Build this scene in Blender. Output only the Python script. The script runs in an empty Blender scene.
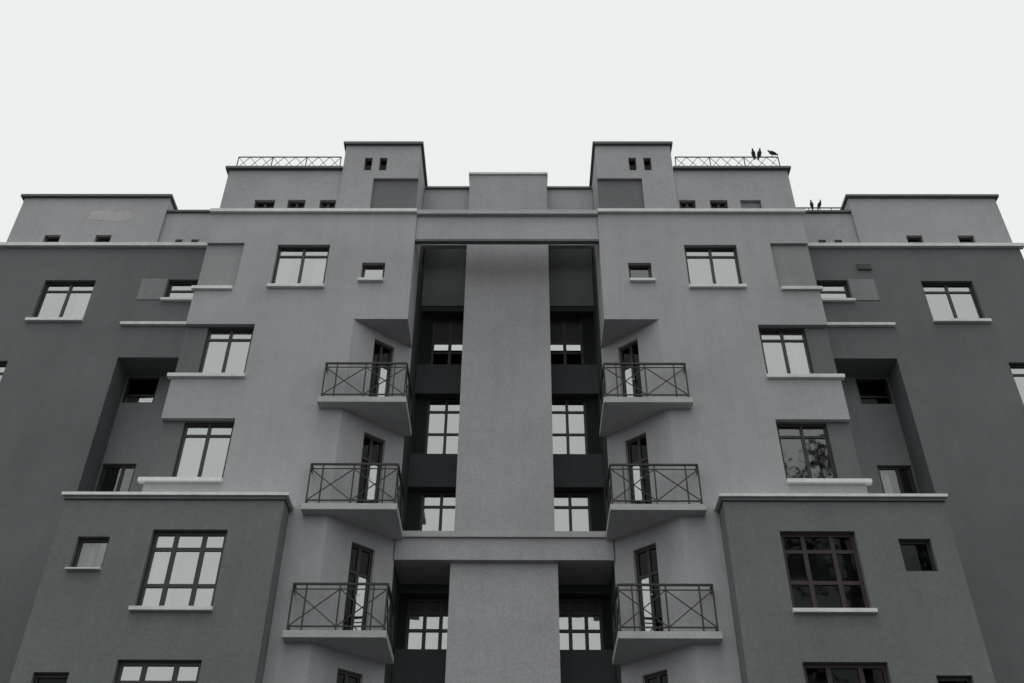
import bpy, math, random
from mathutils import Vector, Matrix
random.seed(4)
R = math.radians
scene = bpy.context.scene
col = scene.collection
EYE = 1.6
Y0 = 21.0

# ------------------------------------------------------------------ materials
def new_mat(name):
    m = bpy.data.materials.new(name); m.use_nodes = True
    nt = m.node_tree; nt.nodes.clear()
    out = nt.nodes.new('ShaderNodeOutputMaterial')
    return m, nt, out

def stucco(name, base, var=0.10, streak=0.045, rough=0.92, bump=0.32, grain=0.17):
    m, nt, out = new_mat(name)
    N = nt.nodes.new; L = nt.links.new
    geo = N('ShaderNodeNewGeometry')
    def noise(scale, detail, vec=None, rgh=0.6):
        n = N('ShaderNodeTexNoise'); n.inputs['Scale'].default_value = scale
        n.inputs['Detail'].default_value = detail; n.inputs['Roughness'].default_value = rgh
        L(vec if vec else geo.outputs['Position'], n.inputs['Vector']); return n
    def mr(sock, lo, hi, a=0.3, b=0.7):
        r = N('ShaderNodeMapRange'); r.inputs['From Min'].default_value = a; r.inputs['From Max'].default_value = b
        r.inputs['To Min'].default_value = lo; r.inputs['To Max'].default_value = hi
        L(sock, r.inputs['Value']); return r.outputs['Result']
    def mul(a, b):
        q = N('ShaderNodeMath'); q.operation = 'MULTIPLY'; L(a, q.inputs[0]); L(b, q.inputs[1]); return q.outputs[0]
    mp = N('ShaderNodeMapping'); mp.inputs['Scale'].default_value = (3.4, 3.4, 0.22)
    L(geo.outputs['Position'], mp.inputs['Vector'])
    a = mr(noise(0.33, 5).outputs['Fac'], 1-var, 1+var)
    b = mr(noise(2.3, 8, None, 0.75).outputs['Fac'], 1-var*0.4, 1+var*0.4)
    # streaks only where a second, broad noise lets them run
    st = noise(1.0, 5, mp.outputs['Vector'], 0.7).outputs['Fac']
    c = mr(st, 1-streak, 1+streak*.45, .32, .62)
    g = mr(noise(24.0, 3, None, 0.85).outputs['Fac'], 1-grain, 1+grain)
    f = mul(mul(a, b), mul(c, g))
    mix = N('ShaderNodeVectorMath'); mix.operation = 'SCALE'
    mix.inputs[0].default_value = base; L(f, mix.inputs['Scale'])
    p = N('ShaderNodeBsdfPrincipled'); p.inputs['Roughness'].default_value = rough
    p.inputs['Specular IOR Level'].default_value = 0.2
    L(mix.outputs[0], p.inputs['Base Color'])
    bp = N('ShaderNodeBump'); bp.inputs['Strength'].default_value = bump; bp.inputs['Distance'].default_value = 0.02
    L(noise(34.0, 4).outputs['Fac'], bp.inputs['Height']); L(bp.outputs['Normal'], p.inputs['Normal'])
    L(p.outputs[0], out.inputs[0])
    return m

def paint(name, base, rough=0.5, var=0.15, metal=0.0):
    m, nt, out = new_mat(name)
    N = nt.nodes.new; L = nt.links.new
    geo = N('ShaderNodeNewGeometry'); n = N('ShaderNodeTexNoise'); n.inputs['Scale'].default_value = 7
    n.inputs['Detail'].default_value = 4; L(geo.outputs['Position'], n.inputs['Vector'])
    r = N('ShaderNodeMapRange'); r.inputs['From Min'].default_value = .3; r.inputs['From Max'].default_value = .7
    r.inputs['To Min'].default_value = 1-var; r.inputs['To Max'].default_value = 1+var
    L(n.outputs['Fac'], r.inputs['Value'])
    s = N('ShaderNodeVectorMath'); s.operation = 'SCALE'; s.inputs[0].default_value = base
    L(r.outputs[0], s.inputs['Scale'])
    p = N('ShaderNodeBsdfPrincipled'); p.inputs['Roughness'].default_value = rough; p.inputs['Metallic'].default_value = metal
    L(s.outputs[0], p.inputs['Base Color']); L(p.outputs[0], out.inputs[0])
    return m

def glass(name, fac, tint=(1, 1, 1), through=.8):
    m, nt, out = new_mat(name)
    N = nt.nodes.new; L = nt.links.new
    tr = N('ShaderNodeBsdfTransparent'); tr.inputs[0].default_value = (through*.97, through, through, 1)
    gl = N('ShaderNodeBsdfGlossy'); gl.inputs['Roughness'].default_value = 0.03
    gl.inputs['Color'].default_value = (*tint, 1)
    geo = N('ShaderNodeNewGeometry'); n = N('ShaderNodeTexNoise'); n.inputs['Scale'].default_value = 1.7
    n.inputs['Detail'].default_value = 2; L(geo.outputs['Position'], n.inputs['Vector'])
    bp = N('ShaderNodeBump'); bp.inputs['Strength'].default_value = 0.12; bp.inputs['Distance'].default_value = 0.02
    L(n.outputs['Fac'], bp.inputs['Height']); L(bp.outputs[0], gl.inputs['Normal'])
    lw = N('ShaderNodeFresnel'); lw.inputs['IOR'].default_value = 1.5
    ad = N('ShaderNodeMath'); ad.operation = 'ADD'; ad.inputs[1].default_value = fac; ad.use_clamp = True
    L(lw.outputs[0], ad.inputs[0])
    mx = N('ShaderNodeMixShader'); L(ad.outputs[0], mx.inputs[0]); L(tr.outputs[0], mx.inputs[1]); L(gl.outputs[0], mx.inputs[2])
    L(mx.outputs[0], out.inputs[0])
    return m

M = {
 'mauve': stucco('mauve_stucco', (0.384, 0.378, 0.391)),
 'mauve_light': stucco('pale_mauve_stucco', (0.42, 0.413, 0.425)),
 'mauve_dark': stucco('dark_mauve_stucco', (0.170, 0.169, 0.175)),  # the tower panel's own darker mauve
 'blind_grey': stucco('blind_panel_stucco', (0.295, 0.294, 0.302)),
 'patch': stucco('repaired_plaster', (0.435, 0.425, 0.415), var=.2),
 'grey': stucco('dark_grey_stucco', (0.140, 0.152, 0.153)),
 'grey_block': stucco('block_grey_stucco', (0.163, 0.176, 0.176)),
 'grey_light': stucco('mid_grey_stucco', (0.205, 0.216, 0.218)),
 'panel': stucco('panel_grey_stucco', (0.235, 0.235, 0.242)),
 'recess_top': stucco('lightened_recess_stucco', (0.27, 0.285, 0.285)),  # paler than the wall below, light from above put into the colour
 'recess': stucco('shaded_recess_stucco', (0.070, 0.078, 0.080)),  # shade of the recess put into the colour of its walls
 'recess_shade': stucco('deep_shade_stucco', (0.030, 0.034, 0.035)),  # near-black stand-in for shaded wall beside the recess windows
 'trim': stucco('pale_trim', (0.70, 0.72, 0.715), var=.12, streak=.12, bump=.1, grain=.08),
 'coping': paint('dark_coping_metal', (0.10, 0.105, 0.11), .6),
 'slab': stucco('balcony_concrete', (0.44, 0.438, 0.445), var=.14),
 'frame': paint('dark_brown_frame', (0.018, 0.016, 0.016), .45),
 'frame_red': paint('reddish_brown_frame', (0.034, 0.019, 0.018), .6),
 'iron': paint('black_iron', (0.013, 0.014, 0.015), .55),
 'curtain': paint('pale_curtain', (0.55, 0.57, 0.57), .9, .08),
 'cover_board': paint('grey_infill', (0.20, 0.205, 0.21), .8),
 'bright': glass('sky_reflecting_glass', 0.42, (.93, .95, .95)),
 'sky_pane': glass('tilted_pane_glass', 0.45, (.95, .96, .96)),  # for the panes added to catch the sky
 'mid': glass('dim_glass', 0.13, (.9, .92, .92)),
 'dark': glass('dark_glass', 0.0, (.38, .40, .40), .3),
 'bird': paint('dark_plumage', (0.02, 0.02, 0.023), .7),
 'steel': paint('handle_steel', (0.4, 0.4, 0.4), .35, .1, 1.0),
 'bark': stucco('grey_bark', (0.075, 0.068, 0.060), bump=.8),
 'leaf': paint('dull_leaf', (0.045, 0.055, 0.030), .7, .4),
 'ground': stucco('asphalt_ground', (0.075, 0.077, 0.08), bump=.4),
}

# ------------------------------------------------------------------ mesh builder
class MB:
    def __init__(self, s=1, world=True):
        self.v = []; self.f = []; self.s = s; self.world = world
    def pt(self, x, y, z):
        if self.world: return (self.s*x, y-Y0, z+EYE)
        return (x, y, z)
    def face(self, pts):
        i = len(self.v); self.v += [self.pt(*p) for p in pts]; self.f.append(tuple(range(i, i+len(pts))))
    def box(self, x0, x1, y0, y1, z0, z1):
        i = len(self.v)
        for z in (z0, z1):
            for (x, y) in ((x0, y0), (x1, y0), (x1, y1), (x0, y1)): self.v.append(self.pt(x, y, z))
        for q in ((0,3,2,1),(4,5,6,7),(0,1,5,4),(1,2,6,5),(2,3,7,6),(3,0,4,7)): self.f.append(tuple(i+k for k in q))
    def prism(self, poly, z0, z1):
        n = len(poly); i = len(self.v)
        for z in (z0, z1):
            for (x, y) in poly: self.v.append(self.pt(x, y, z))
        self.f.append(tuple(i+k for k in range(n))[::-1]); self.f.append(tuple(i+n+k for k in range(n)))
        for k in range(n): self.f.append((i+k, i+(k+1) % n, i+n+(k+1) % n, i+n+k))
    def bar(self, p, q, t, t2=None):
        t2 = t2 or t
        p = Vector(p); q = Vector(q); d = (q-p).normalized()
        up = Vector((0, 0, 1)) if abs(d.z) < .9 else Vector((0, 1, 0))
        a = d.cross(up).normalized()*t/2; b = d.cross(a).normalized()*t2/2
        i = len(self.v)
        for c in (p, q):
            for w in (a+b, a-b, -a-b, -a+b): self.v.append(self.pt(*(c+w)))
        for k in ((0,1,2,3),(7,6,5,4),(0,4,5,1),(1,5,6,2),(2,6,7,3),(3,7,4,0)): self.f.append(tuple(i+j for j in k))
    def sheet(self, O, U, Nn, u0, u1, z0, z1, holes=()):
        """wall face in (u,z) with openings (ua,ub,za,zb,reveal)"""
        P = lambda u, z, d=0: (O[0]+U[0]*u+Nn[0]*d, O[1]+U[1]*u+Nn[1]*d, z)
        us = sorted({u0, u1, *[h[0] for h in holes], *[h[1] for h in holes]})
        zs = sorted({z0, z1, *[h[2] for h in holes], *[h[3] for h in holes]})
        for a, b in zip(us, us[1:]):
            for c, d in zip(zs, zs[1:]):
                um, zm = (a+b)/2, (c+d)/2
                if any(h[0] < um < h[1] and h[2] < zm < h[3] for h in holes): continue
                self.face([P(a, c), P(b, c), P(b, d), P(a, d)])
        for (a, b, c, d, r) in holes:
            if a > u0: self.face([P(a, c), P(a, d), P(a, d, r), P(a, c, r)])
            if b < u1: self.face([P(b, c), P(b, d), P(b, d, r), P(b, c, r)])
            if c > z0: self.face([P(a, c), P(b, c), P(b, c, r), P(a, c, r)])
            if d < z1: self.face([P(a, d), P(b, d), P(b, d, r), P(a, d, r)])
    def front(self, D, u0, u1, z0, z1, holes=()):
        self.sheet((0, D), (1, 0), (0, 1), u0, u1, z0, z1, holes)
    def side(self, x, D0, D1, z0, z1):
        self.face([(x, D0, z0), (x, D1, z0), (x, D1, z1), (x, D0, z1)])
    def flat(self, x0, x1, D0, D1, z):
        self.face([(x0, D0, z), (x1, D0, z), (x1, D1, z), (x0, D1, z)])
    def mesh(self, name, mat):
        me = bpy.data.meshes.new(name); me.from_pydata(self.v, [], self.f); me.update()
        me.materials.append(M[mat]); return me
    def build(self, name, mat, parent=None, loc=(0, 0, 0), rot=0, bevel=0):
        o = bpy.data.objects.new(name, self.mesh(name, mat)); col.objects.link(o)
        o.location = loc; o.rotation_euler.z = rot; o.parent = parent
        if bevel:
            b = o.modifiers.new('bevel', 'BEVEL'); b.width = bevel; b.segments = 2; b.limit_method = 'ANGLE'
        return o

root = bpy.data.objects.new('apartment_building', None); col.objects.link(root)
root.location = (0, Y0, 0)
root['label'] = 'symmetrical grey and mauve apartment block with stacked corner balconies and a central recess'
root['category'] = 'building'

# ------------------------------------------------------------------ windows
cache = {}
def frame_mesh(w, h, cols, rows, fr, b=.055, door=False, mw=.040):
    key = (round(w, 3), round(h, 3), tuple(cols), tuple(rows), fr, b, mw)
    if key in cache: return cache[key]
    m = MB(world=False); X = w/2+.004; Z = h/2+.004
    m.box(-X, -X+b, 0, .07, -Z, Z); m.box(X-b, X, 0, .07, -Z, Z)
    bb = .16 if door else b
    m.box(-X+b, X-b, .001, .069, Z-b, Z); m.box(-X+b, X-b, .001, .069, -Z, -Z+bb)
    for c in cols:
        x = -w/2+c*w; m.box(x-mw, x+mw, .005, .066, -Z+bb-.004, Z-b+.004)
    for r in rows:
        z = -h/2+r*h; m.box(-X+b-.004, X-b+.004, .010, .060, z-mw*.85, z+mw*.85)
    cache[key] = m.mesh('window', fr); return cache[key]
def quad_mesh(w, h, mat, x0=None, x1=None, z0=None, z1=None):
    x0 = -w/2+.01 if x0 is None else x0; x1 = w/2-.01 if x1 is None else x1
    z0 = -h/2+.01 if z0 is None else z0; z1 = h/2-.01 if z1 is None else z1
    key = ('pane', round(x0, 3), round(x1, 3), round(z0, 3), round(z1, 3), mat)
    if key in cache: return cache[key]
    m = MB(world=False); m.face([(x0, .036, z0), (x1, .036, z0), (x1, .036, z1), (x0, .036, z1)])
    cache[key] = m.mesh('pane', mat); return cache[key]
def link(name, me, parent, loc=(0, 0, 0), rot=0):
    o = bpy.data.objects.new(name, me); col.objects.link(o); o.parent = parent; o.location = loc; o.rotation_euler.z = rot; return o
def curtain(parent, x0, x1, z0, z1, y=.17):
    m = MB(world=False); n = max(8, int((x1-x0)*40)); ph = random.random()*6
    pts = []
    for i in range(n+1):
        x = x0+(x1-x0)*i/n
        pts.append((x, y+.03*math.sin(x*34+ph)+.015*math.sin(x*61+2*ph)))
    for (a, b) in zip(pts, pts[1:]): m.face([(a[0], a[1], z0), (b[0], b[1], z0), (b[0], b[1], z1), (a[0], a[1], z1)])
    m.build('curtain', 'curtain', parent)

def window(s, x0, x1, z0, z1, D, gl='bright', cols=(.5,), rows=(), recess=.11, sill=None, cur=None, fr='frame', name='window', b=.075, mw=.040):
    w, h = x1-x0, z1-z0
    o = link(name, frame_mesh(w, h, cols, rows, fr, b, False, mw), root, (s*(x0+x1)/2, D+recess-Y0, (z0+z1)/2+EYE))
    if isinstance(gl, tuple):      # (upper pane, lower pane) split at the transom
        zs = -h/2+rows[0]*h
        link('pane', quad_mesh(w, h, gl[0], None, None, zs, None), o); link('pane', quad_mesh(w, h, gl[1], None, None, None, zs), o)
    else: link('pane', quad_mesh(w, h, gl), o)
    if sill:
        a, b, t = sill   # overhang left/right in half-width space, thickness
        lo, hi = (-w/2-a, w/2+b) if s > 0 else (-w/2-b, w/2+a)
        m = MB(world=False); m.box(lo, hi, -recess-.10, .03, -h/2-t, -h/2-.003)
        m.build('sill', 'trim', o, bevel=.004)
    if cur == 'full': curtain(o, -w/2, w/2, -h/2, h/2)
    if cur == 'half': curtain(o, -w/2, w*random.uniform(-.15, .1), -h/2, h/2)
    if cur == 'other': curtain(o, w*random.uniform(.05, .2), w/2, -h/2, h/2)
    if cur == 'sides':
        curtain(o, -w/2, -w*.22, -h/2, h/2); curtain(o, w*.2, w/2, -h/2, h/2)
    return o

BACK = 27.0
GZ = -EYE
FLOORS = [14.20, 11.20, 8.15, 5.16]
cx0, cx1, cd = 2.65, 4.11, 1.30        # chamfered corner under the upper storey
CL = math.hypot(cx1-cx0, cd)
CU = ((cx0-cx1)/CL, cd/CL); CN = (cd/CL, (cx1-cx0)/CL)
SZ = 16.92

for s in (-1, 1):
    left = s < 0
    # ---------------- central mass
    m = MB(s)
    top_w = (5.06, 6.56, 18.10, 19.65); small_w = (3.42, 4.07, 18.32, 18.96)
    n1 = (6.75, 8.03, 15.07, 16.74); n2 = (6.75, 8.05, 12.0, 13.72)
    NR = .13
    m.front(21.0, cx0, cx1, SZ, 20.9, [(*small_w, .2)])
    m.front(21.0, cx1, 8.62, GZ, 20.9, [(*top_w, .22), (n1[0], 8.62, n1[2], n1[3], NR), (n2[0], 8.62, n2[2], n2[3], NR), (7.53, 8.62, 18.05, 19.72, .09)])
    m.side(cx0, 21.0, 22.3, SZ, 20.9)
    m.face([(cx1, 21.0, SZ), (cx0, 21.0, SZ), (cx0, 22.3, SZ)])
    for (a, b, d) in ((GZ, n2[2], 21.0), (n2[2], n2[3], 21+NR), (n2[3], n1[2], 21.0), (n1[2], n1[3], 21+NR), (n1[3], 18.05, 21.0), (18.05, 19.72, 21.09), (19.72, 20.9, 21.0)):
        m.side(8.62, d, 22.6, a, b)
    m.flat(cx0, 8.62, 21.0, BACK, 20.9)
    DW = .66; DU = 1.06
    doors = [(DU-DW/2, DU+DW/2, f, f+2.44, .18) for f in FLOORS]
    m.sheet((cx1, 21.0), CU, CN, 0, CL, GZ, SZ, doors)
    m.build('central_wall', 'mauve', root)
    k = MB(s); k.side(cx0, 22.3, 23.72, GZ, 20.9); k.build('recess_side_wall', 'recess', root)  # facade wall turning inward, coloured dark as if in shade
    k = MB(s); k.front(21.09, 7.5, 8.62, 18.0, 19.8); k.build('blind_panel', 'blind_grey', root)
    for n in (n1, n2):
        k = MB(s); k.front(21+NR, 6.7, 8.62, n[2]-.05, n[3]+.05, [(n[0]+.03, n[1], n[2]+.02, n[3]-.02, .15)])
        k.build('corner_recess', 'grey', root)
        mids = 'bright' if (n is n1 or left) else 'mid'
        window(s, n[0]+.03, n[1], n[2]+.02, n[3]-.02, 21+NR, mids, (.5,), (.78,), .07, cur=('half' if left else None) if n is n2 else (None if left else 'other'))
    window(s, *top_w, 21.0, 'bright', (.5,), (.78,), .12, (0.02, .06, .10), 'sides' if left else None)
    window(s, *small_w, 21.0, 'bright' if left else 'mid', (), (), .12, (0, .06, .09), None)
    # ---------------- ledges
    def ledge(x0, x1, D, z0, z1, out=.13, mat='trim', name='ledge'):
        b = MB(s); b.box(x0, x1, D-out, D+.06, z0, z1); return b.build(name, mat, root, bevel=.004)
    ledge(6.72, 8.72, 21.0, 14.955, 15.06, .09)
    ledge(6.75, 8.76, 21.0, 11.88, 11.985, .09)
    ledge(7.58, 8.70, 21.0, 17.935, 18.04, .08)
    ledge(2.655, 8.74, 21.0, 20.895, 21.02, .10, name='cornice')
    # ---------------- front block of the lower storeys
    DB = 20.4
    big = (6.20, 7.88, 8.50, 10.34); sm = (8.81, 9.53, 9.38, 10.16)
    big2 = (6.20, 7.95, 5.48, 7.37); sm2 = (8.88, 9.62, 6.36, 7.10)
    m = MB(s)
    m.front(DB, 5.03, 10.06, GZ, 11.08, [(*big, .22), (*sm, .22), (*big2, .22), (*sm2, .22)])
    m.side(5.03, DB, 21.0, GZ, 11.08); m.side(10.06, DB, 22.5, GZ, 11.08); m.flat(5.03, 10.06, DB, 22.5, 11.08)
    m.build('front_block', 'grey_block', root)
    b = MB(s); b.box(4.99, 10.10, DB-.05, 22.4, 11.09, 11.165); b.build('block_fascia', 'grey', root)
    b = MB(s); b.box(4.93, 10.16, DB-.10, 22.42, 11.168, 11.245); b.build('block_coping', 'trim', root, bevel=.004)
    fr = 'frame' if left else 'frame_red'
    window(s, *big, DB, 'bright' if left else 'dark', (.31, .69), (.30, .77) if left else (.36, .76), .12, (.02, .08, .09), 'half' if left else None, fr, b=.09, mw=.05)
    window(s, *sm, DB, 'mid' if left else 'dark', (), (), .12, (0, 0.04, .04) if left else None, 'half' if left else None)
    window(s, *big2, DB, 'bright' if left else 'dark', (.31, .69), (.77,), .12, (.02, .08, .09), None, fr, b=.09, mw=.05)
    window(s, *sm2, DB, 'dark', (), (), .12)
    # ---------------- outer wing
    DC = 22.5
    cw = (12.28, 13.80, 18.10, 19.60); cs = (9.19, 10.10, 18.86, 19.63); ce = (13.98, 15.2, 15.07, 16.60)
    m = MB(s)
    m.front(DC, 8.0, 15.6, GZ, 20.9, [(*cw, .22), (*cs, .22), (*ce, .22), (8.66, 10.92, 9.0, 16.73, .92)])
    m.side(15.6, DC, BACK, GZ, 20.9); m.flat(8.0, 15.6, DC, BACK, 20.9)
    m.build('wing_wall', 'grey', root)
    nw = [(9.98, 10.90, 15.80, 16.71), (9.98, 10.90, 12.90, 13.82)]
    m = MB(s); m.front(DC+.9, 8.6, 10.96, 8.9, 16.8, [(*q, .16) for q in nw]); m.build('niche_wall', 'grey_light', root)
    window(s, *nw[0], DC+.9, ('dark', 'bright') if left else 'dark', (), (.34,), .08)
    window(s, *nw[1], DC+.9, 'mid', (.6,), (), .08, cur=None if left else 'half')
    window(s, *cw, DC, 'bright', (.5,), (.78,), .12, (.03, .10, .10), 'other' if left else None)
    window(s, *cs, DC, 'bright', (), (.55,), .12, (0, .06, .09), None)
    window(s, *ce, DC, 'bright', (.5,), (.78,), .12, (.03, .1, .10), None)
    b = MB(s); b.box(10.13, 10.90, DC-.02, DC+.05, 18.84, 19.65); b.build('pale_panel', 'panel', root)
    ledge(8.5, 11.12, DC, 17.855, 17.95, .10)
    ledge(8.5, 15.73, DC, 20.92, 21.05, .11, name='cornice')
    if not left:
        b = MB(s); b.box(10.52, 10.9, DC-.05, DC+.02, 20.02, 20.24)
        for i in range(4): b.box(10.50, 10.92, DC-.07, DC-.02, 20.03+i*.055, 20.06+i*.055)
        b.build('vent_grille', 'coping', root)
    # ---------------- wing attic
    m = MB(s); aw = [(12.34, 12.83, 21.2, 21.57), (13.93, 14.43, 21.2, 21.57)]
    m.front(22.62, 10.87, 15.55, 21.0, 23.2, [(*q, .18) for q in aw])
    m.side(10.87, 22.62, BACK, 21.0, 23.2); m.side(15.55, 22.62, BACK, 21.0, 23.2); m.flat(10.87, 15.55, 22.62, BACK, 23.2)
    m.build('wing_attic', 'mauve', root)
    for q in aw: window(s, *q, 22.62, 'dark', (), (), .1)
    if left:
        k = MB(s)
        k.face([(x, 22.616, z) for x, z in ((11.95, 22.22), (12.3, 22.16), (12.9, 22.2), (13.35, 22.30), (13.2, 22.42), (13.3, 22.58), (12.8, 22.66), (12.4, 22.56), (12.05, 22.62), (11.8, 22.42))])
        k.build('plaster_patch', 'patch', root)
    b = MB(s); b.box(10.79, 15.66, 22.52, BACK, 23.203, 23.29); b.build('coping', 'coping', root)
    m = MB(s); aw = [(9.63, 9.86, 21.2, 21.48), (10.13, 10.36, 21.2, 21.48)]
    m.front(22.72, 8.3, 10.87, 21.0, 22.62, [(*q, .18) for q in aw]); m.flat(8.3, 10.87, 22.72, BACK, 22.62)
    m.build('attic_parapet', 'mauve', root)
    for q in aw: window(s, *q, 22.72, 'dark', (), (), .1)
    b = MB(s); b.box(8.3, 10.86, 22.64, 23.2, 22.623, 22.70); b.build('coping', 'coping', root)
    # ---------------- attic of the central mass
    m = MB(s); aw = [(5.12, 5.60, 21.2, 21.57), (6.03, 6.56, 21.2, 21.57), (6.94, 7.55, 21.2, 21.57)]
    m.front(21.1, 5.05, 8.55, 20.95, 22.85, [(*q, .18) for q in aw]); m.side(8.55, 21.1, BACK, 20.95, 22.85)
    m.flat(5.05, 8.55, 21.1, BACK, 22.85); m.build('attic_wall', 'mauve', root)
    for i, q in enumerate(aw):
        w = window(s, *q, 21.1, 'dark', (.5,), (), .1)
        if i == 2 and not left:
            b = MB(world=False); ww = q[1]-q[0]; b.box(-ww/2+.02, ww/2-.02, -.012, .03, -.16, .16); b.build('infill_board', 'cover_board', w)
    b = MB(s); b.box(5.06, 8.65, 20.99, BACK, 22.853, 22.94); b.build('coping', 'coping', root)
    # stair tower
    m = MB(s); sl = [(3.72, 3.95, 22.78, 23.34), (4.18, 4.41, 22.78, 23.34)]
    m.front(21.03, 2.72, 5.05, 20.95, 23.9, [(*q, .2) for q in sl]+[(2.72, 4.07, 20.95, 22.43, .09)])
    m.side(5.05, 21.03, BACK, 20.95, 23.9); m.side(2.72, 21.03, BACK, 22.43, 23.9); m.side(2.72, 21.12, BACK, 20.95, 22.43)
    m.flat(2.72, 5.05, 21.03, BACK, 23.9); m.build('roof_tower', 'mauve', root)
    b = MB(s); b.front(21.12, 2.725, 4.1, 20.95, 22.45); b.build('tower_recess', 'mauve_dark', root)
    for q in sl: window(s, *q, 21.03, 'dark', (), (), .12, b=.04)
    b = MB(s); b.box(2.64, 5.13, 20.94, BACK, 23.903, 24.0); b.build('coping', 'coping', root)
    # roof railing
    b = MB(s); n = 9; x0, x1 = 5.2, 8.4; zb, zt, yy = 23.0, 23.56, 21.2
    b.bar((x0, yy, zt), (x1, yy, zt), .028); b.bar((x0, yy, zb+.06), (x1, yy, zb+.06), .018)
    for i in range(n+1):
        x = x0+(x1-x0)*i/n
        if i % 3 == 0: b.bar((x, yy, zb-.06), (x, yy, zt), .026)
        if i < n:
            xb = x0+(x1-x0)*(i+1)/n
            b.bar((x, yy, zb+.06), (xb, yy, zt), .013); b.bar((x, yy+.01, zt), (xb, yy+.01, zb+.06), .013)
    b.build('roof_railing', 'iron', root)
    # ---------------- balconies
    for fi, f in enumerate(FLOORS[:3]):
        b = MB(s)
        b.prism([(4.70, 20.70), (2.47, 20.70), (2.47, 22.32), (2.66, 22.32), (4.13, 21.01), (4.70, 21.01)], f-.18, f-.02)
        bal = b.build('balcony', 'slab', root, bevel=.008)
        r = MB(s); zt, zb = f+1.06, f+.09; yF = 20.77; xo, xi = 4.62, 2.54
        for z, t in ((zt, .046), (zb, .030), (zt-.12, .022)):
            r.bar((xo, yF, z), (xi, yF, z), t); r.bar((xi, yF, z), (xi, 22.3, z), t); r.bar((xo, yF, z), (xo, 21.0, z), t)
        for (x, y) in ((xo, yF), (xi, yF), (xi, 21.5), (xi, 22.24), (xo-.30, yF), (xi+.30, yF), ((xo+xi)/2, yF)):
            r.bar((x, y, f-.03), (x, y, zt), .032)
        def panel(p, q, t=.021):
            p = Vector(p); q = Vector(q); zz = zt-.12
            r.bar((*p, zb), (*q, zz), t); r.bar((*p, zz), (*q, zb), t)
        mid = (xo+xi)/2
        panel((xo, yF), (mid, yF)); panel((mid, yF), (xi, yF)); panel((xi, yF), (xi, 21.5), .026); panel((xi, 21.5), (xi, 22.24), .026)
        r.build('railing', 'iron', bal)
    # balcony doors on the chamfered corner
    for fi, f in enumerate(FLOORS):
        u = DU; h = 2.44; w = DW; d = .09
        px = cx1+CU[0]*u+CN[0]*d; py = 21+CU[1]*u+CN[1]*d
        ang = math.atan2(-(CU[1]), -CU[0])      # along the wall, outward half-width direction
        rot = ang if s > 0 else -ang
        split = .46 if left else .54
        o = link('balcony_door', frame_mesh(w, h, (split,), (.72,), 'frame', .075, True, .042), root, (s*px, py-Y0, f+h/2+EYE), rot)
        xs = -w/2+split*w; zs = -h/2+.72*h
        e0, e1 = (xs, None) if left else (None, xs)      # the leaf nearer the central recess
        f0, f1 = (None, xs) if left else (xs, None)
        link('pane', quad_mesh(w, h, 'dark', f0, f1), o)
        link('pane', quad_mesh(w, h, 'bright', e0, e1, None, zs), o)
        link('pane', quad_mesh(w, h, 'dark', e0, e1, zs, None), o)
        k = MB(world=False); k.box(xs-.02, xs, -.05, .004, -.12, .02); k.box(xs-.02, xs+.08, -.06, -.045, -.0, .02); k.build('handle', 'steel', o)
    # ---------------- recess windows
    rw = [(17.38, 19.4, 2.28), (14.33, 16.35, 2.28), (11.28, 13.3, 2.28), (8.84, 10.27, 2.44), (5.8, 7.25, 2.44)]
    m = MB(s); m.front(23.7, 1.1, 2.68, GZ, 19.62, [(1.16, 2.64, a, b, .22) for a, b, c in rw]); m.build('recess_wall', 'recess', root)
    m = MB(s); m.front(23.68, 1.1, 2.68, 19.60, 23.5); m.build('lit_recess_top', 'recess_top', root)  # top of the recess back wall, painted as the better lit part
    for i, (a, b, c) in enumerate(rw):
        k = MB(s); k.front(23.92, 1.1, 2.68, a-.04, b+.04, [(1.18, c, a+.02, b-.02, .12)]); k.build('shade_surround', 'recess_shade', root)  # dark sheet painted as shade around the window
        if i == 0:
            o = window(s, 1.18, c, a+.02, b-.02, 23.92, 'dark', (.5,), (.31, .49), .05)
            w = c-1.18; h = b-a-.04; z0, z1 = -h/2+.34*h, -h/2+.465*h
            for e in ((-w/2+.08, -.05), (.05, w/2-.08)):
                k = MB(world=False); k.face([(e[0], -.035, z0), (e[1], -.035, z0), (e[1], .015, z1), (e[0], .015, z1)]); k.build('added_sky_pane', 'sky_pane', o)  # panes added and tilted up to mirror the sky as pale strips
            k = MB(world=False); k.box(-w/2+.04, w/2-.04, .022, .034, z1+.02, h/2-.03); k.build('cover_board', 'iron', o)  # black sheet over the upper panes, painting out their sky reflection
        elif i < 3: window(s, 1.18, c, a+.02, b-.02, 23.92, 'bright', (.5,), (.40, .78), .05)
        else: window(s, 1.18, c, a+.02, b-.02, 23.92, 'bright', (.36, .68), (.40, .72), .05, b=.08, mw=.045)

# ------------------------------------------------------------------ central pieces
def cbox(name, mat, hw, D0, D1, z0, z1, bevel=0):
    b = MB(); b.box(-hw, hw, D0, D1, z0, z1); return b.build(name, mat, root, bevel=bevel)
cbox('top_beam', 'mauve', 2.645, 21.05, 21.19, 19.88, 20.83)
cbox('beam_ledge', 'grey', 2.644, 21.0, 21.15, 19.80, 19.877)
cbox('beam_coping', 'mauve_light', 2.65, 20.93, 21.22, 20.833, 20.99)
cbox('central_pillar', 'mauve', 1.235, 22.30, 23.67, 11.2, 23.93)
cbox('coping', 'trim', 1.27, 22.25, 23.7, 23.933, 24.02, .004)
cbox('lower_pillar', 'mauve', 1.295, 22.40, 23.69, GZ, 10.5)
cbox('middle_band', 'mauve', 2.645, 22.24, 23.665, 10.49, 11.06)
cbox('band_coping', 'mauve_light', 2.646, 22.17, 23.66, 11.063, 11.22, .004)
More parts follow.
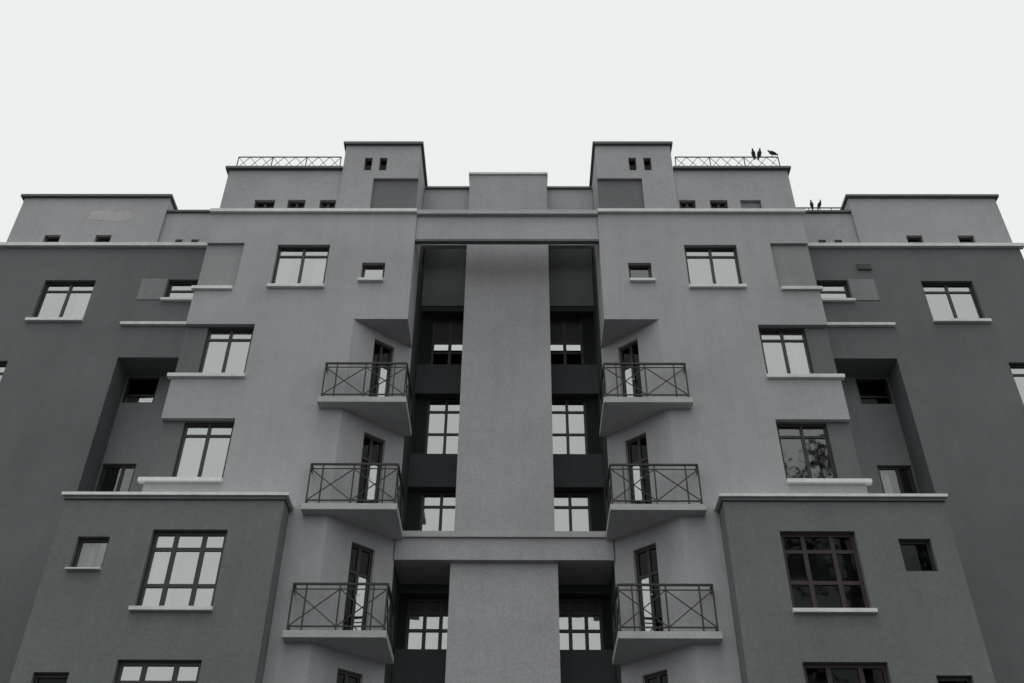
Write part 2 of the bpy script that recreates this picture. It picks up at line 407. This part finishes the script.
b = MB(); b.box(-2.71, 2.71, 22.62, 22.80, 21.15, 23.6); b.build('parapet', 'mauve', root)
cbox('coping', 'coping', 2.70, 22.55, 22.86, 23.603, 23.68)
b = MB(); b.front(BACK, -15.5, 15.5, GZ, 22.5); b.build('rear_wall', 'grey', root)
b = MB(); b.flat(-2.72, 2.72, 23.7, BACK, 23.5); b.face([(-2.72, BACK, 22.4), (2.72, BACK, 22.4), (2.72, BACK, 23.5), (-2.72, BACK, 23.5)]); b.build('roof', 'coping', root)
# short railing on the right wing
b = MB(); b.bar((8.9, 22.95, 23.10), (10.8, 22.95, 23.10), .03); b.bar((8.9, 22.95, 22.85), (10.8, 22.95, 22.85), .018)
for i in range(6): b.bar((8.95+i*.36, 22.95, 22.66), (8.95+i*.36, 22.95, 23.1), .022)
b.build('roof_railing', 'iron', root)

# ------------------------------------------------------------------ birds
def bird(loc, rot, lean, sc, label):
    rings = [(-.19, .075, .030, .004), (-.13, .105, .026, .010), (-.09, .130, .038, .030), (-.03, .160, .052, .050), (.03, .190, .054, .056),
             (.07, .222, .040, .042), (.092, .255, .028, .029), (.105, .280, .027, .028), (.122, .290, .020, .020), (.134, .288, .009, .010), (.165, .278, .002, .002)]
    v = []; f = []; n = 10
    cx, cz = 0, .16
    for (x, z, ry, rz) in rings:
        dx, dz = x-cx, z-cz
        X = cx+dx*math.cos(lean)-dz*math.sin(lean); Z = cz+dx*math.sin(lean)+dz*math.cos(lean)
        for k in range(n):
            a = 2*math.pi*k/n; v.append((X-rz*math.sin(a)*.55, ry*math.cos(a), Z+rz*math.sin(a)*.9))
    for i in range(len(rings)-1):
        for k in range(n): f.append((i*n+k, i*n+(k+1) % n, (i+1)*n+(k+1) % n, (i+1)*n+k))
    f.append(tuple(range(n))); f.append(tuple(range((len(rings)-1)*n, len(rings)*n)))
    # folded wings
    for sg in (-1, 1):
        i = len(v); w = [(.05, .045, .20), (.02, .062, .215), (-.08, .050, .165), (-.17, .018, .098), (-.09, .046, .125), (.02, .060, .165)]
        for off in (0, .008):
            for (x, y, z) in w:
                dx, dz = x-cx, z-cz
                v.append((cx+dx*math.cos(lean)-dz*math.sin(lean), sg*(y+off), cz+dx*math.sin(lean)+dz*math.cos(lean)))
        f.append(tuple(i+k for k in range(6))); f.append(tuple(i+6+k for k in range(6)))
        for k in range(6): f.append((i+k, i+(k+1) % 6, i+6+(k+1) % 6, i+6+k))
        # legs and toes
        def rod(p, q, t):
            p = Vector(p); q = Vector(q); d = (q-p).normalized(); up = Vector((0, 1, 0)); a = d.cross(up).normalized()*t; bb = d.cross(a).normalized()*t
            j = len(v)
            for c in (p, q):
                for ww in (a, bb, -a, -bb): v.append(tuple(c+ww))
            for kk in range(4): f.append((j+kk, j+(kk+1) % 4, j+4+(kk+1) % 4, j+4+kk))
        rod((0, sg*.022, .13), (.012, sg*.022, .065), .009); rod((.012, sg*.022, .068), (0, sg*.022, .004), .005)
        rod((-.02, sg*.022, .004), (.035, sg*.022, .004), .004)
    me = bpy.data.meshes.new('bird'); me.from_pydata(v, [], f); me.update(); me.materials.append(M['bird'])
    for p in me.polygons: p.use_smooth = True
    o = bpy.data.objects.new('bird', me); col.objects.link(o)
    o.location = (loc[0], loc[1], loc[2]+EYE); o.rotation_euler.z = rot; o.scale = (sc,)*3
    o['label'] = label; o['category'] = 'bird'; o['group'] = 'birds perched on the right roof railings'
ZR = 23.56+.014
bird((7.66, 21.2, ZR), R(250), R(20), .95, 'dark bird upright on the upper roof railing, leftmost of the three there')
bird((7.86, 21.2, ZR), R(290), R(25), 1.0, 'dark bird upright on the upper roof railing, middle one of the three')
bird((8.24, 21.2, ZR), R(170), R(8), 1.0, 'dark bird in profile on the upper roof railing, nearest its outer end')
bird((9.80, 22.95, 23.10+.015), R(250), R(15), .85, 'small dark bird on the low wing railing, nearer the roof tower')
bird((10.06, 22.95, 23.10+.015), R(290), R(10), .85, 'small dark bird on the low wing railing, farther from the roof tower')

# ------------------------------------------------------------------ tree in front of the building (behind the viewer, mirrored in the right-hand glass)
rt = random.Random(11)
tree = bpy.data.objects.new('tall_tree', None); col.objects.link(tree); tree.location = (14.2, 1.5, 0)
tree['label'] = 'tall thin-leaved tree mirrored in the dark window glass of the right side'; tree['category'] = 'tree'
tv = MB(world=False); lv = MB(world=False)
def limb(p, q, r0, r1, n=6):
    d = (q-p).normalized(); up = Vector((0, 0, 1)) if abs(d.z) < .9 else Vector((1, 0, 0))
    a = d.cross(up).normalized(); b = d.cross(a); i = len(tv.v)
    for c, r in ((p, r0), (q, r1)):
        for k in range(n):
            t = 2*math.pi*k/n; tv.v.append(tuple(c+(a*math.cos(t)+b*math.sin(t))*r))
    for k in range(n): tv.f.append((i+k, i+(k+1) % n, i+n+(k+1) % n, i+n+k))
def leafs(c, n, sp):
    for _ in range(n):
        p = c+Vector((rt.gauss(0, sp), rt.gauss(0, sp), rt.gauss(0, sp)))
        a = Vector((rt.gauss(0, 1), rt.gauss(0, 1), rt.gauss(0, 1))).normalized()*.17
        b = a.cross(Vector((rt.gauss(0, 1), rt.gauss(0, 1), rt.gauss(0, 1)))).normalized()*.10
        lv.face([p-a, p+b, p+a, p-b])
def grow(p, d, ln, r, lev):
    q = p+d*ln; limb(p, q, r, r*.68, 7 if lev < 2 else 4)
    if lev >= 4: leafs(q, 10, .35); return
    for k in range(3 if lev else 4):
        nd = (d+Vector((rt.gauss(0, .5), rt.gauss(0, .5), rt.gauss(.12, .3)))).normalized()
        grow(q, nd, ln*rt.uniform(.62, .82), r*.62, lev+1)
    if lev > 1: leafs(q, 6, .4)
base = Vector((0, 0, 0)); prev = base; rr = .42
for k in range(8):
    nxt = prev+Vector((rt.gauss(0, .12), rt.gauss(0, .12), 2.75)); limb(prev, nxt, rr, rr*.88, 9)
    if k >= 3:
        for j in range(3):
            a = rt.uniform(0, 6.28); grow(nxt, Vector((math.cos(a), math.sin(a), .6)).normalized(), 2.05-.07*k, rr*.42, 1)
    prev = nxt; rr *= .88
grow(prev, Vector((0, 0, 1)), 1.9, rr, 1)
tv.build('trunk', 'bark', tree); lv.build('crown', 'leaf', tree)

# ------------------------------------------------------------------ ground
g = MB(world=False); g.face([(-1500, -1500, 0), (1500, -1500, 0), (1500, 1500, 0), (-1500, 1500, 0)])
go = g.build('ground', 'ground'); go['kind'] = 'structure'

# ------------------------------------------------------------------ light
w = bpy.data.worlds.new('World'); scene.world = w; w.use_nodes = True
nt = w.node_tree; nt.nodes.clear()
out = nt.nodes.new('ShaderNodeOutputWorld'); bg = nt.nodes.new('ShaderNodeBackground')
sky = nt.nodes.new('ShaderNodeTexSky'); sky.sky_type = 'NISHITA'; sky.sun_disc = False
sky.sun_elevation = R(72); sky.sun_rotation = R(200); sky.dust_density = 4; sky.air_density = 1
hs = nt.nodes.new('ShaderNodeHueSaturation'); hs.inputs['Saturation'].default_value = .12
mx = nt.nodes.new('ShaderNodeMix'); mx.data_type = 'RGBA'; mx.inputs['Factor'].default_value = .93
nt.links.new(sky.outputs[0], hs.inputs['Color']); nt.links.new(hs.outputs[0], mx.inputs[6])
mx.inputs[7].default_value = (8.75, 9.15, 9.05, 1)
nt.links.new(mx.outputs[2], bg.inputs[0]); bg.inputs[1].default_value = .1
nt.links.new(bg.outputs[0], out.inputs[0])
sl = bpy.data.lights.new('sun', 'SUN'); sl.energy = .6; sl.angle = R(22); sl.color = (1, .98, .95)
so = bpy.data.objects.new('sun', sl); col.objects.link(so)
so.rotation_euler = Vector((0.10, 0.30, -0.95)).to_track_quat('-Z', 'Y').to_euler()

# ------------------------------------------------------------------ camera
cam = bpy.data.cameras.new('camera'); co = bpy.data.objects.new('camera', cam); col.objects.link(co)
cam.sensor_width = 36; cam.lens = 36*1000/1024; cam.clip_end = 4000
co.matrix_world = Matrix.Translation((.35, 0, EYE)) @ Matrix.Rotation(R(.5), 4, 'Z') @ Matrix.Rotation(R(90+37.57), 4, 'X') @ Matrix.Rotation(R(.38), 4, 'Z')
scene.camera = co
scene.view_settings.view_transform = 'Standard'; scene.view_settings.look = 'None'; scene.view_settings.exposure = 0
